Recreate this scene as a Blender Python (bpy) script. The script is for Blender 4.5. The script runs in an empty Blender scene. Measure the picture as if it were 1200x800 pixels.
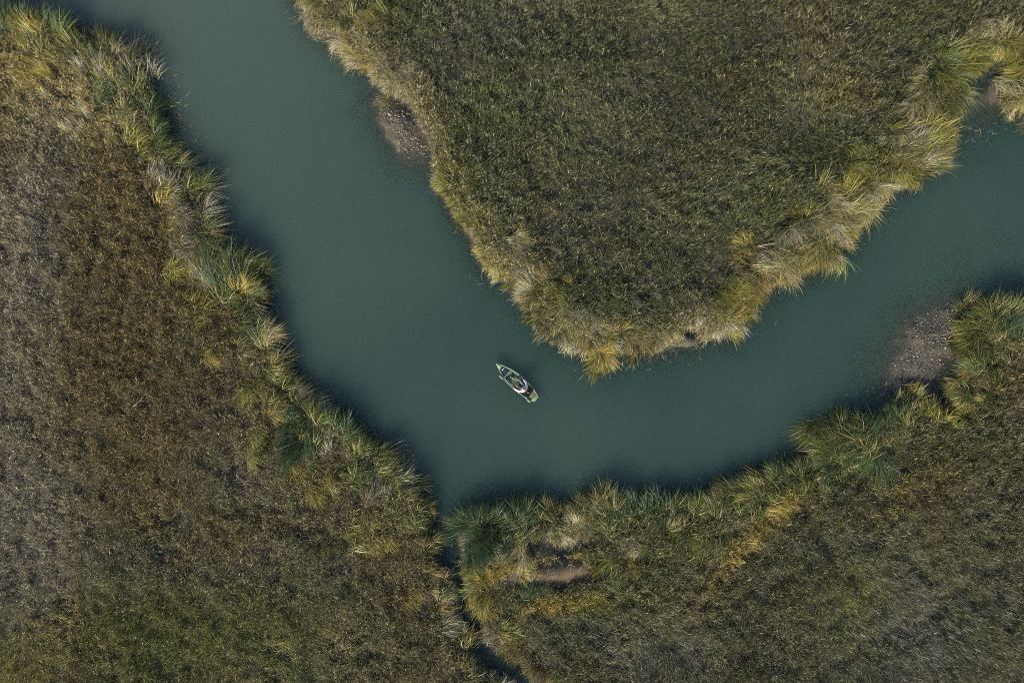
import bpy, bmesh, math, random
import numpy as np
from mathutils import Vector, Matrix

# ------------------------------------------------------------------ basics
S = 0.0555                      # metres of water surface per photograph pixel
CAM_H = 33.3 / 0.75             # 24 mm lens on a 36 mm sensor
rng = np.random.default_rng(7)
random.seed(7)
scene = bpy.context.scene
col = scene.collection


def P(px, py):
    return ((px - 600.0) * S, (400.0 - py) * S)


def link(o, parent=None):
    col.objects.link(o)
    if parent is not None:
        o.parent = parent
    return o


def empty(name, loc=(0, 0, 0), rz=0.0):
    o = bpy.data.objects.new(name, None)
    o.location = loc
    o.rotation_euler = (0, 0, rz)
    o.empty_display_size = 0.2
    return link(o)


def tag(o, label=None, cat=None, group=None, kind=None):
    if label:
        o["label"] = label
    if cat:
        o["category"] = cat
    if group:
        o["group"] = group
    if kind:
        o["kind"] = kind
    return o


# ------------------------------------------------------------------ noise
def vnoise(x, y, scale, seed):
    """smooth value noise in 0..1"""
    r = np.random.default_rng(seed)
    n = 256
    tab = r.random((n, n))
    u = np.asarray(x) / scale + 1000.3
    v = np.asarray(y) / scale + 1000.7
    iu = np.floor(u).astype(int)
    iv = np.floor(v).astype(int)
    fu = u - iu
    fv = v - iv
    fu = fu * fu * (3 - 2 * fu)
    fv = fv * fv * (3 - 2 * fv)
    a = tab[iu % n, iv % n]
    b = tab[(iu + 1) % n, iv % n]
    c = tab[iu % n, (iv + 1) % n]
    d = tab[(iu + 1) % n, (iv + 1) % n]
    return (a * (1 - fu) + b * fu) * (1 - fv) + (c * (1 - fu) + d * fu) * fv


def fbm(x, y, scale, seed, octv=3):
    s = 0
    a = 1.0
    t = 0
    for k in range(octv):
        s = s + a * vnoise(x, y, scale / 2 ** k, seed + 17 * k)
        t += a
        a *= 0.5
    return s / t


# ------------------------------------------------------------------ shorelines (photograph pixels)
SEC_L = [
    ("corner", [(-70, 8), (0, 12), (30, 16), (55, 20), (95, 42), (150, 60), (164, 54)]),
    ("point", [(164, 54), (170, 90), (188, 128), (200, 152), (205, 172), (222, 192), (246, 206)]),
    ("grey", [(246, 206), (254, 250), (258, 290), (274, 306), (296, 308)]),
    ("bulge", [(296, 308), (300, 330), (314, 342), (310, 366), (316, 388), (330, 404), (338, 424)]),
    ("long", [(338, 424), (361, 456), (388, 480), (410, 492), (435, 512), (455, 527), (478, 560)]),
    ("mouth", [(478, 560), (493, 583), (504, 602)]),
    ("creek", [(504, 602), (513, 640), (523, 668), (534, 690), (542, 720), (553, 750), (578, 780), (603, 802), (639, 842)]),
]
SEC_I = [
    ("notch", [(344, -30), (352, 0), (360, 18), (368, 32), (386, 46), (396, 45), (402, 52), (406, 70)]),
    ("above", [(406, 70), (425, 86), (437, 93), (450, 108), (474, 122)]),
    ("shell", [(474, 122), (486, 145), (500, 165), (508, 190), (513, 206)]),
    ("upper", [(513, 206), (522, 232), (535, 256), (550, 280), (565, 308)]),
    ("lower", [(565, 308), (585, 322), (601, 332), (611, 352), (626, 376), (640, 390), (656, 403)]),
    ("tip", [(656, 403), (680, 416), (700, 430), (717, 436), (722, 420), (745, 417), (766, 416)]),
    ("mat", [(766, 416), (790, 406), (812, 398), (836, 394), (858, 396), (866, 384), (878, 376)]),
    ("east", [(878, 376), (879, 362), (893, 346), (915, 335), (935, 329), (946, 321), (970, 300), (995, 285)]),
    ("upeast", [(995, 285), (1015, 260), (1034, 240), (1032, 226), (1064, 214), (1076, 200), (1104, 188)]),
    ("inlet", [(1104, 188), (1100, 160), (1096, 145), (1112, 138), (1122, 122), (1136, 100), (1154, 78),
               (1180, 76), (1186, 96), (1176, 116), (1178, 128), (1200, 130), (1262, 118)]),
]
SEC_B = [
    ("creek", [(686, 842), (641, 802), (602, 775), (571, 750), (563, 734), (553, 712), (548, 690), (542, 670), (541, 640), (542, 606)]),
    ("mouth", [(542, 606), (549, 597), (560, 593), (590, 590), (620, 586)]),
    ("hollow", [(620, 586), (645, 592), (678, 590), (686, 580), (710, 573), (740, 580), (775, 580)]),
    ("middle", [(775, 580), (802, 578), (830, 572), (860, 560), (876, 552), (902, 548), (920, 543)]),
    ("arch", [(920, 543), (940, 535), (956, 519), (980, 496), (1000, 487), (1020, 479), (1050, 468)]),
    ("gully", [(1050, 468), (1080, 467), (1098, 478), (1112, 492), (1118, 482), (1110, 458)]),
    ("head", [(1110, 458), (1124, 424), (1124, 400), (1130, 376), (1141, 356), (1156, 350), (1176, 362),
              (1200, 366), (1262, 352)]),
]


def joined(secs):
    out = []
    for _, pl in secs:
        out += pl if not out else pl[1:]
    return out


POLY_L = [(-500, -2200), (-250, -420), (-150, -50)] + joined(SEC_L) + [(760, 950), (900, 1200), (1250, 2600), (-4000, 2600), (-4000, -2200)]
POLY_I = [(100, -2200), (255, -420), (325, -80)] + joined(SEC_I) + [(1320, 90), (1620, 0), (4000, -300), (4000, -2200)]
POLY_B = [(1330, 2600), (960, 1200), (810, 950)] + joined(SEC_B) + [(1320, 330), (1620, 260), (4000, 0), (4000, 2600)]
POLYS = [np.array([P(*q) for q in pl]) for pl in (POLY_L, POLY_I, POLY_B)]


def sdf(poly, x, y):
    """signed distance, positive inside"""
    x = x.ravel()
    y = y.ravel()
    best = np.full(x.shape, 1e9)
    inside = np.zeros(x.shape, bool)
    n = len(poly)
    for i in range(n):
        ax, ay = poly[i]
        bx, by = poly[(i + 1) % n]
        ex, ey = bx - ax, by - ay
        L2 = ex * ex + ey * ey + 1e-12
        t = np.clip(((x - ax) * ex + (y - ay) * ey) / L2, 0, 1)
        d = np.hypot(x - ax - t * ex, y - ay - t * ey)
        best = np.minimum(best, d)
        c = ((ay > y) != (by > y))
        xi = ax + (y - ay) * ex / (ey if abs(ey) > 1e-12 else 1e-12)
        inside ^= c & (x < xi)
    # ragged, slumped edge
    rag = 1.1 * (fbm(x, y, 2.4, 401, 3) - 0.5) * np.exp(-(best / 3.0) ** 2)
    return np.where(inside, best, -best) + rag


# sdf grid for quick lookup
GX0, GY0, GD = -44.0, -33.0, 0.2
GNX, GNY = 441, 331
gx = GX0 + GD * np.arange(GNX)
gy = GY0 + GD * np.arange(GNY)
GXX, GYY = np.meshgrid(gx, gy)
SD = [sdf(p, GXX, GYY).reshape(GNY, GNX) for p in POLYS]


def lookup(tab, x, y):
    u = np.clip((x - GX0) / GD, 0, GNX - 1.001)
    v = np.clip((y - GY0) / GD, 0, GNY - 1.001)
    iu = u.astype(int)
    iv = v.astype(int)
    fu = u - iu
    fv = v - iv
    return (tab[iv, iu] * (1 - fu) + tab[iv, iu + 1] * fu) * (1 - fv) + (tab[iv + 1, iu] * (1 - fu) + tab[iv + 1, iu + 1] * fu) * fv


def blob(x, y, px, py, rx, ry, ang=0.0):
    """normalised squared distance to a rotated ellipse given in photo pixels (ang: degrees, picture sense)"""
    cx, cy = P(px, py)
    a = math.radians(-ang)
    dx, dy = x - cx, y - cy
    u = dx * math.cos(a) + dy * math.sin(a)
    v = -dx * math.sin(a) + dy * math.cos(a)
    return (u / (rx * S)) ** 2 + (v / (ry * S)) ** 2


# ------------------------------------------------------------------ ground heights
FLATS = [  # drying mud shoals that fade under the water: px, py, rx, ry, angle, crest height
    (470, 150, 86, 40, 56, 0.24),
    (1086, 408, 130, 62, -55, 0.21), (1100, 462, 30, 16, -40, -0.15),
    (1090, 452, 26, 16, -40, 0.0),
    (800, 402, 60, 12, -14, 0.22),
    (1158, 105, 54, 74, 40, 0.30),
    (205, 140, 14, 40, -20, 0.05),
    (1195, 340, 26, 16, 0, -0.02),
]
HOLLOWS = [  # bare pits in the reed bank: px, py, rx, ry, ang, depth
    (655, 636, 54, 14, -4, 0.36), (1150, 98, 20, 34, 40, 0.40),
    (925, 258, 14, 7, -25, 0.3), (885, 292, 16, 7, -25, 0.3), (806, 385, 22, 9, -20, 0.25), (745, 408, 18, 8, 5, 0.2),
    (745, 650, 20, 10, 0, 0.25)
]
MOUNDS = [(655, 667, 44, 11, -10, 0.4)]


def ground_z(x, y, d):
    up = np.clip((d + 0.15) / 0.9, 0, 1)
    up = up * up * (3 - 2 * up)
    z = -1.1 + np.clip((d + 3.0) / 3.0, 0, 1) ** 1.5 * 1.0
    z = z + up * (0.42 + 0.1 * (fbm(x, y, 3.0, 5) - 0.5)) + 0.03 * (fbm(x, y, 0.7, 6) - 0.5)
    for px, py, rx, ry, an, h in FLATS:
        wob = 1.1 * (fbm(x, y, 1.3, 91, 3) - 0.5)
        wob2 = 1.1 * (fbm(x, y, 1.3, 92, 3) - 0.5)
        w = np.exp(-blob(x + wob, y + wob2, px, py, rx, ry, an) ** 0.85)
        target = -0.9 + (h + 0.9) * w + 0.20 * (fbm(x, y, 0.6, 9) - 0.5) + 0.30 * (fbm(x, y, 1.8, 11) - 0.5)
        z = np.where(d < 0.3, np.maximum(z, target), z)
    for px, py, rx, ry, an, h in HOLLOWS:
        z = z - h * np.exp(-blob(x, y, px, py, rx, ry, an))
    for px, py, rx, ry, an, h in MOUNDS:
        z = z + h * np.exp(-blob(x, y, px, py, rx, ry, an) ** 1.5)
    return z


SDALL = np.maximum(np.maximum(SD[0], SD[1]), SD[2])
ZG = ground_z(GXX, GYY, SDALL)


def bare_mask(x, y):
    m = np.zeros(np.shape(x), bool)
    wob = 1.3 * (fbm(x, y, 0.9, 61, 2) - 0.5)
    m |= blob(x, y, 658, 667, 66, 17, -9) + 0.9 * wob < 0.85
    for px, py, rx, ry, an, h in HOLLOWS:
        m |= blob(x, y, px, py, rx, ry, an) + wob < 0.8
    return m


# ------------------------------------------------------------------ materials
def new_mat(name):
    m = bpy.data.materials.new(name)
    m.use_nodes = True
    nt = m.node_tree
    nt.nodes.clear()
    out = nt.nodes.new("ShaderNodeOutputMaterial")
    return m, nt, out


def N(nt, typ, **kw):
    n = nt.nodes.new(typ)
    for k, v in kw.items():
        if k in n.inputs:
            n.inputs[k].default_value = v
        else:
            setattr(n, k, v)
    return n


def plain(name, c, rough=0.5, var=0.12, scale=12.0, metallic=0.0, c2=None):
    m, nt, out = new_mat(name)
    b = N(nt, "ShaderNodeBsdfPrincipled", Roughness=rough, Metallic=metallic)
    tc = N(nt, "ShaderNodeTexCoord")
    no = N(nt, "ShaderNodeTexNoise", Scale=scale, Detail=4.0)
    rp = N(nt, "ShaderNodeValToRGB")
    d = c2 or tuple(max(0, v * (1 - 2.2 * var)) for v in c)
    rp.color_ramp.elements[0].color = (*d, 1)
    rp.color_ramp.elements[0].position = 0.35
    rp.color_ramp.elements[1].color = (*c, 1)
    rp.color_ramp.elements[1].position = 0.62
    nt.links.new(tc.outputs["Object"], no.inputs["Vector"])
    nt.links.new(no.outputs["Fac"], rp.inputs["Fac"])
    nt.links.new(rp.outputs["Color"], b.inputs["Base Color"])
    nt.links.new(b.outputs[0], out.inputs[0])
    return m


def blade_mat(name, trans=0.3):
    m, nt, out = new_mat(name)
    at = N(nt, "ShaderNodeAttribute", attribute_name="tint")
    d = N(nt, "ShaderNodeBsdfDiffuse")
    t = N(nt, "ShaderNodeBsdfTranslucent")
    mx = N(nt, "ShaderNodeMixShader", Fac=trans)
    nt.links.new(at.outputs["Color"], d.inputs["Color"])
    nt.links.new(at.outputs["Color"], t.inputs["Color"])
    nt.links.new(d.outputs[0], mx.inputs[1])
    nt.links.new(t.outputs[0], mx.inputs[2])
    nt.links.new(mx.outputs[0], out.inputs[0])
    return m


M_BLADE = blade_mat("grass_blade", 0.28)
M_REED = blade_mat("reed_leaf", 0.32)
M_DRY = blade_mat("dry_reed", 0.15)

# palettes: linear base colours
PAL = {
    "olive": (0.122, 0.128, 0.060), "brown": (0.185, 0.142, 0.070), "grey": (0.175, 0.178, 0.148),
    "green": (0.075, 0.115, 0.040), "straw": (0.50, 0.425, 0.215), "gold": (0.48, 0.35, 0.09),
    "dark": (0.075, 0.058, 0.042), "lime": (0.21, 0.215, 0.055), "emerald": (0.050, 0.095, 0.055),
    "rust": (0.19, 0.125, 0.055), "pale": (0.61, 0.56, 0.39), "ash": (0.29, 0.265, 0.20),
}
PN = list(PAL)
PC = np.array([PAL[k] for k in PN])


# ------------------------------------------------------------------ blade meshes
def blade_arrays(root, az, th0, bend, length, width, nseg, twist=None):
    n = len(az)
    ca, sa = np.cos(az), np.sin(az)
    tw = np.zeros(n) if twist is None else twist
    sx = -np.sin(az + tw)
    sy = np.cos(az + tw)
    nv = 2 * nseg + 1
    V = np.empty((n, nv, 3))
    pos = root.copy()
    for k in range(nseg + 1):
        t = k / nseg
        if k > 0:
            th = th0 + bend * (k - 0.5) / nseg
            st = length / nseg
            pos = pos + np.stack([ca * np.sin(th) * st, sa * np.sin(th) * st, np.cos(th) * st], 1)
        if k < nseg:
            w = 0.5 * width * (1 - 0.55 * t ** 2) * (0.6 if k == 0 else 1.0)
            off = np.stack([sx * w, sy * w, np.zeros(n)], 1)
            V[:, 2 * k] = pos - off
            V[:, 2 * k + 1] = pos + off
        else:
            V[:, 2 * k] = pos
    return V


def blade_mesh(name, V, tint, mat):
    n, nv, _ = V.shape
    nseg = (nv - 1) // 2
    pat = []
    starts = []
    for k in range(nseg - 1):
        starts.append(len(pat))
        pat += [2 * k, 2 * k + 1, 2 * k + 3, 2 * k + 2]
    starts.append(len(pat))
    pat += [2 * nseg - 2, 2 * nseg - 1, 2 * nseg]
    pat = np.array(pat)
    starts = np.array(starts)
    loops = (pat[None, :] + (np.arange(n) * nv)[:, None]).ravel()
    ls = (starts[None, :] + (np.arange(n) * len(pat))[:, None]).ravel()
    me = bpy.data.meshes.new(name)
    me.vertices.add(n * nv)
    me.vertices.foreach_set("co", V.astype(np.float32).ravel())
    me.loops.add(len(loops))
    me.loops.foreach_set("vertex_index", loops.astype(np.int32))
    me.polygons.add(len(ls))
    me.polygons.foreach_set("loop_start", ls.astype(np.int32))
    me.update(calc_edges=True)
    ca = me.color_attributes.new("tint", "FLOAT_COLOR", "POINT")
    c = np.ones((n, nv, 4), np.float32)
    c[:, :, :3] = tint[:, None, :]
    ca.data.foreach_set("color", c.ravel())
    me.materials.append(mat)
    return me


# ------------------------------------------------------------------ colour map of the reed fields
BASE = [
    dict(olive=.34, brown=.32, grey=.14, straw=.07, green=.09, rust=.06, dark=.10),
    dict(olive=.40, brown=.06, grey=.28, straw=.06, green=.20, lime=.02, emerald=.12, dark=.12),
    dict(olive=.42, brown=.10, grey=.24, straw=.06, green=.17, emerald=.04, dark=.12),
]
# px, py, rx, ry, angle, colour, strength
SPLAT = [
    (26, 320, 18, 110, 8, "ash", 2.0), (46, 225, 12, 85, 10, "ash", 3.0), (74, 245, 12, 95, 8, "dark", .8), (74, 245, 13, 95, 8, "grey", 1.5),
    (625, 660, 34, 5, -12, "gold", 4.0), (650, 703, 52, 7, -4, "gold", 2.0),  # sunlit mound lip and south-facing strip, painted in as gold grass colour
    (575, 675, 30, 14, 0, "gold", 1.0),(890, 610, 70, 8, -50, "gold", 2.0), (745, 695, 60, 10, -8, "lime", .6),
    (22, 420, 45, 190, 4, "ash", 2.2), (62, 260, 16, 110, 8, "grey", 1.3), (35, 625, 60, 70, 0, "ash", 1.6), (35, 625, 60, 70, 0, "grey", 1.0), (46, 200, 16, 60, 12, "ash", 2.2),
    (70, 240, 14, 90, 8, "dark", .35),
    (40, 170, 60, 60, 0, "brown", .8), (60, 110, 80, 40, 20, "straw", 1.0), (20, 130, 60, 50, 30, "straw", .7), (60, 100, 90, 40, 20, "gold", .35),  # straw and gold strengthened to paint low sunlight into the grass colour
    (150, 250, 80, 120, 10, "rust", .3), (170, 330, 80, 120, 0, "brown", .5), (130, 480, 90, 110, 0, "brown", .4),
    (190, 520, 90, 60, 0, "rust", .25), (110, 140, 60, 18, 20, "straw", .8),
    (240, 745, 140, 55, 0, "green", 1.1), (250, 740, 130, 50, 0, "lime", .8), (20, 770, 70, 40, -20, "lime", .5), (10, 790, 60, 30, -20, "gold", .3),
    (180, 660, 110, 30, 0, "grey", .7), (270, 640, 80, 30, 0, "brown", .5), (350, 690, 90, 60, 0, "grey", .4),
    (300, 560, 40, 90, -35, "grey", .5), (260, 470, 40, 60, -35, "dark", .25), (380, 740, 80, 50, 0, "olive", .4), (460, 760, 60, 40, 0, "grey", .4),
    (560, 40, 55, 80, -20, "grey", .8), (590, 60, 40, 60, -20, "emerald", .3), (480, 60, 40, 70, 35, "green", .45), (540, 180, 40, 60, 40, "green", .6),
    (560, 230, 50, 40, 40, "emerald", .35), (680, 340, 90, 40, 0, "dark", .2), (700, 350, 70, 30, 0, "green", .7), (760, 340, 60, 30, 0, "grey", .3),
    (720, 150, 150, 90, 0, "grey", .25), (850, 130, 120, 80, 0, "brown", .15), (960, 60, 130, 70, 0, "brown", .15), (1080, 20, 90, 30, 0, "olive", .5),
    (990, 115, 30, 18, 0, "gold", .25), (880, 250, 60, 60, 0, "green", .5), (980, 190, 70, 50, 0, "green", .35), (1060, 40, 60, 40, 0, "emerald", .25),
    (800, 230, 150, 70, 0, "dark", .12), (640, 130, 70, 60, 0, "green", .2),
    (1000, 702, 30, 40, 20, "lime", 1.8), (1015, 740, 30, 30, 20, "green", .6), (1040, 710, 40, 110, -38, "grey", .9), (1100, 760, 110, 60, 30, "grey", 1.1),
    (960, 640, 16, 40, -25, "dark", .5), (1150, 640, 80, 90, 0, "grey", .5), (1120, 660, 40, 40, 0, "lime", .25), (1090, 600, 80, 40, 0, "brown", .4),
    (780, 760, 120, 40, 0, "grey", .6), (680, 740, 80, 40, 0, "grey", .3), (870, 690, 110, 40, 0, "brown", .2), (1180, 440, 40, 40, 0, "brown", .8), (1170, 400, 40, 30, 0, "straw", .5),
    (1140, 540, 60, 40, 0, "olive", .4), (740, 690, 80, 25, 0, "olive", .6), (1070, 560, 50, 20, -35, "gold", .3),
]


def field_tint(x, y, side, r, d):
    n = len(x)
    W = np.zeros((n, len(PN)))
    for k, v in BASE[side].items():
        W[:, PN.index(k)] = v
    for px, py, rx, ry, an, k, s in SPLAT:
        g = np.exp(-blob(x, y, px, py, rx, ry, an)) * s
        W[:, PN.index(k)] += g
    # the reeds of the rim run a little way into the field
    rim = np.exp(-(d / (1.3 if side == 1 else 1.0)) ** 2) * (0.4 + 1.2 * fbm(x, y, 1.5, 222, 2))
    for k, v in ((dict(straw=1.1, pale=.5, gold=.3, lime=.3, brown=.2), dict(straw=.9, gold=.4, lime=.4))[0] if side == 1 else dict(green=.5, grey=.3, straw=.25, lime=.2)).items():
        W[:, PN.index(k)] += rim * v
    # metre-sized patches of each colour
    for i in range(len(PN)):
        W[:, i] *= 0.25 + 1.5 * fbm(x, y, 1.7, 300 + i, 3) ** 1.5 * 1.6
    C = np.cumsum(W, 1)
    pick = (r.random(n)[:, None] * C[:, -1:] > C).sum(1).clip(0, len(PN) - 1)
    c = PC[pick]
    mean = (W @ PC) / C[:, -1:]
    c = 0.55 * c + 0.45 * mean
    c = (1.10, 0.96, 0.98)[side] * c * np.exp(r.normal(0, 0.46, n))[:, None]
    return np.clip(c, 0.01, 0.6)


def lean_field(x, y):
    a = 2 * np.pi * 1.4 * fbm(x, y, 7.0, 71, 2)
    return a


FIELD_INFO = [
    ("rust brown and grey marsh grass covering the whole field left of the river", 0),
    ("olive and grey marsh grass covering the wedge shaped island top centre", 1),
    ("grey olive marsh grass covering the field below the river, right of the creek", 2),
]


def build_field(side):
    r = np.random.default_rng(100 + side)
    X0, X1, Y0, Y1 = -38.5, 38.5, -27.5, 27.5
    dens = 600
    n = int((X1 - X0) * (Y1 - Y0) * dens)
    x = r.uniform(X0, X1, n)
    y = r.uniform(Y0, Y1, n)
    d = lookup(SD[side], x, y)
    keep = (d > 0.12) & ~bare_mask(x, y)
    inner = (np.abs(x) < 34.0) & (np.abs(y) < 22.9)
    keep &= inner | (r.random(n) < 0.35)
    # thin it into clumps
    cl = fbm(x, y, 0.42, 40, 2)
    keep &= r.random(n) < np.clip((cl - 0.22) * 2.6, 0.25, 1.0)
    x, y, d = x[keep], y[keep], d[keep]
    n = len(x)
    cl = fbm(x, y, 0.42, 40, 2)
    big = fbm(x, y, 4.0, 41, 3)
    grey = np.exp(-blob(x, y, 30, 420, 55, 190, 4)) + np.exp(-blob(x, y, 40, 620, 60, 70, 0)) + np.exp(-blob(x, y, 68, 230, 14, 110, 8))
    h = (0.30 + 0.80 * cl + 0.75 * (big - 0.5)) * (1 - 0.3 * np.clip(grey, 0, 1))
    h *= np.clip(0.6 + d / 3.0, 0.6, 1.0)
    h *= 1 - 0.6 * np.exp(-blob(x, y, 655, 667, 52, 16, -10))
    oth = np.max([lookup(SD[k], x, y) for k in range(3) if k != side], axis=0)
    h *= np.where((oth > -2.4) & (side != 1), 0.55, 1.0)
    stem = r.random(n) < 0.4
    az_w = lean_field(x, y)
    az = np.where(r.random(n) < np.where(stem, 0.5, 0.25), az_w + r.normal(0, 0.8, n), r.uniform(0, 2 * np.pi, n))
    lodged = np.clip((fbm(x, y, 5.5, 150, 3) - 0.52) * 6, 0, 1)
    for q in ((958, 636, 9, 26, -25), (985, 668, 9, 30, -45), (1020, 700, 9, 30, -45), (68, 250, 12, 90, 8)):
        h *= 1 - 0.55 * np.exp(-blob(x, y, *q))
    h *= 1 - 0.25 * lodged
    az = np.where(r.random(n) < 0.75 * lodged, az_w + r.normal(0, 0.4, n), az)
    combed = np.exp(-blob(x, y, 1090, 715, 130, 90, 30))
    h *= 1 + 0.35 * combed
    az = np.where(r.random(n) < combed * 0.8, math.radians(-38) + r.normal(0, 0.3, n), az)
    th0 = np.where(stem, np.abs(r.normal(0.16, 0.14, n)), np.abs(r.normal(0.5, 0.25, n)))
    th0 = th0 + 0.5 * lodged * r.random(n)
    bend = np.abs(r.normal(0.75, 0.45, n))
    # stems rise from the mud; leaves leave their stem part way up
    L = np.where(stem, h * r.uniform(0.75, 1.3, n), r.uniform(0.15, 0.38, n))
    w = np.where(stem, r.uniform(0.015, 0.028, n), r.uniform(0.020, 0.042, n))
    z = lookup(ZG, x, y) - 0.03 + np.where(stem, 0, h * r.uniform(0.15, 0.85, n))
    V = blade_arrays(np.stack([x, y, z], 1), az, th0, bend, L, w, 2, r.normal(0, 0.5, n))
    me = blade_mesh("marsh_grass", V, field_tint(x, y, side, r, d), M_BLADE)
    o = link(bpy.data.objects.new("marsh_grass", me))
    tag(o, FIELD_INFO[side][0], "marsh grass", "marsh grass fields", "stuff")
    return n


tot = [build_field(k) for k in range(3)]
print("blades", tot)

# ------------------------------------------------------------------ reed tussocks of the banks
MIX = {  # leaf colours of each kind of tussock
    "straw": dict(straw=.50, pale=.24, gold=.10, brown=.10, lime=.08),
    "gold": dict(gold=.55, straw=.2, lime=.15, brown=.10),
    "lime": dict(lime=.55, green=.2, gold=.15, straw=.1),
    "green": dict(green=.55, lime=.12, olive=.25, straw=.08),
    "emerald": dict(emerald=.6, green=.25, olive=.1, grey=.05),
    "olive": dict(olive=.5, green=.2, brown=.15, straw=.15),
    "grey": dict(grey=.5, pale=.15, brown=.15, olive=.2),
    "brown": dict(brown=.5, rust=.15, olive=.2, straw=.15),
}
LOOK = {"straw": "pale straw", "gold": "golden", "lime": "yellow-green", "green": "fresh green", "emerald": "dark green",
        "olive": "olive", "grey": "dry grey", "brown": "brown"}
ORD = ["first", "second", "third", "fourth", "fifth", "sixth", "seventh", "eighth", "ninth", "tenth", "eleventh", "twelfth",
       "thirteenth", "fourteenth", "fifteenth"]


def pick_tint(mix, n, r, sd=0.36):
    ks = list(mix)
    p = np.array([mix[k] for k in ks])
    idx = r.choice(len(ks), n, p=p / p.sum())
    c = np.array([PAL[k] for k in ks])[idx]
    return np.clip(c * np.exp(r.normal(0, sd, n))[:, None], 0.01, 0.62)


tuss_n = 0


def tussock(x, y, kind, label, group, lean_az, radius=0.75, height=1.5, n=260, lean=0.35, flat=False, name="reed_tussock", cat="reed tussock", fine=False):
    global tuss_n
    tuss_n += 1
    r = np.random.default_rng(5000 + tuss_n)
    z0 = max(float(lookup(ZG, np.array([x]), np.array([y]))[0]), -0.12)
    t = empty(name, (x, y, z0))
    tag(t, label, cat, group)
    # a few sub-clumps, each combed its own way
    nc = r.integers(16, 26) if fine else r.integers(11, 17)
    # spread along the bank more than across it
    al = r.normal(0, radius * 0.95, nc)
    ac = r.normal(0, radius * 0.50, nc)
    cx = -np.sin(lean_az) * al + np.cos(lean_az) * ac
    cy = np.cos(lean_az) * al + np.sin(lean_az) * ac
    # neighbours are combed the same way by wind and tide
    ca = lean_az + 3.4 * (fbm(x + cx, y + cy, 2.6, 88, 2) - 0.5) + r.normal(0, 0.4, nc)
    ch = r.uniform(0.45, 1.2, nc)

    def make(nb, mix, part, mat, hs, wlo, whi, extra_lean, ns):
        k = r.integers(0, nc, nb)
        rx = cx[k] + r.normal(0, 0.10 if fine else 0.12, nb)
        ry = cy[k] + r.normal(0, 0.10 if fine else 0.12, nb)
        out_az = np.arctan2(ry, rx)
        az = ca[k] + r.normal(0, 0.38, nb)
        m = r.random(nb) < 0.0
        az = np.where(m, out_az + r.normal(0, 0.7, nb), az)
        th0 = np.abs(r.normal(lean * 0.6, 0.16, nb)) + extra_lean
        bend = np.abs(r.normal(0.9 + lean, 0.45, nb))
        if flat:
            th0 = th0 + 0.5
        L = height * hs * ch[k] * r.uniform(0.6, 1.2, nb)
        w = r.uniform(wlo, whi, nb)
        zz = lookup(ZG, x + rx, y + ry) - z0 - 0.05
        zz = np.maximum(zz, -z0 - 0.25)
        V = blade_arrays(np.stack([rx, ry, zz], 1), az, th0, bend, L, w, ns, r.normal(0, 0.35, nb))
        # tips never sink under the ground / water sheet
        V[:, 1:, 2] = np.maximum(V[:, 1:, 2], -z0 + 0.02) if flat else V[:, 1:, 2]
        tint = pick_tint(mix, nb, r)
        # each sub-clump keeps a tone of its own
        tone = np.exp(np.random.default_rng(tuss_n).normal(0, 0.34, nc))
        me = blade_mesh(part, V, np.clip(tint * tone[k][:, None], .01, .62), mat)
        po = link(bpy.data.objects.new(part, me), t)
        if part == 'dry_stems':
            po['kind'] = 'stuff'

    n = int(n * 2.9)
    if not fine:
        lean += 0.12
    n = int(n * (1.0 if fine else 0.85))
    make(n, MIX[kind], "leaves", M_REED, 0.82 if fine else 1.12, 0.012, 0.034, 0.0, 4)
    dry = dict(grey=.35, pale=.25, straw=.25, brown=.15)
    make(int(n * (0.30 if kind in ("grey", "straw") else 0.14)), dry, "dry_stems", M_DRY, 0.95, 0.010, 0.022, 0.08, 4)
    return t


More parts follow.
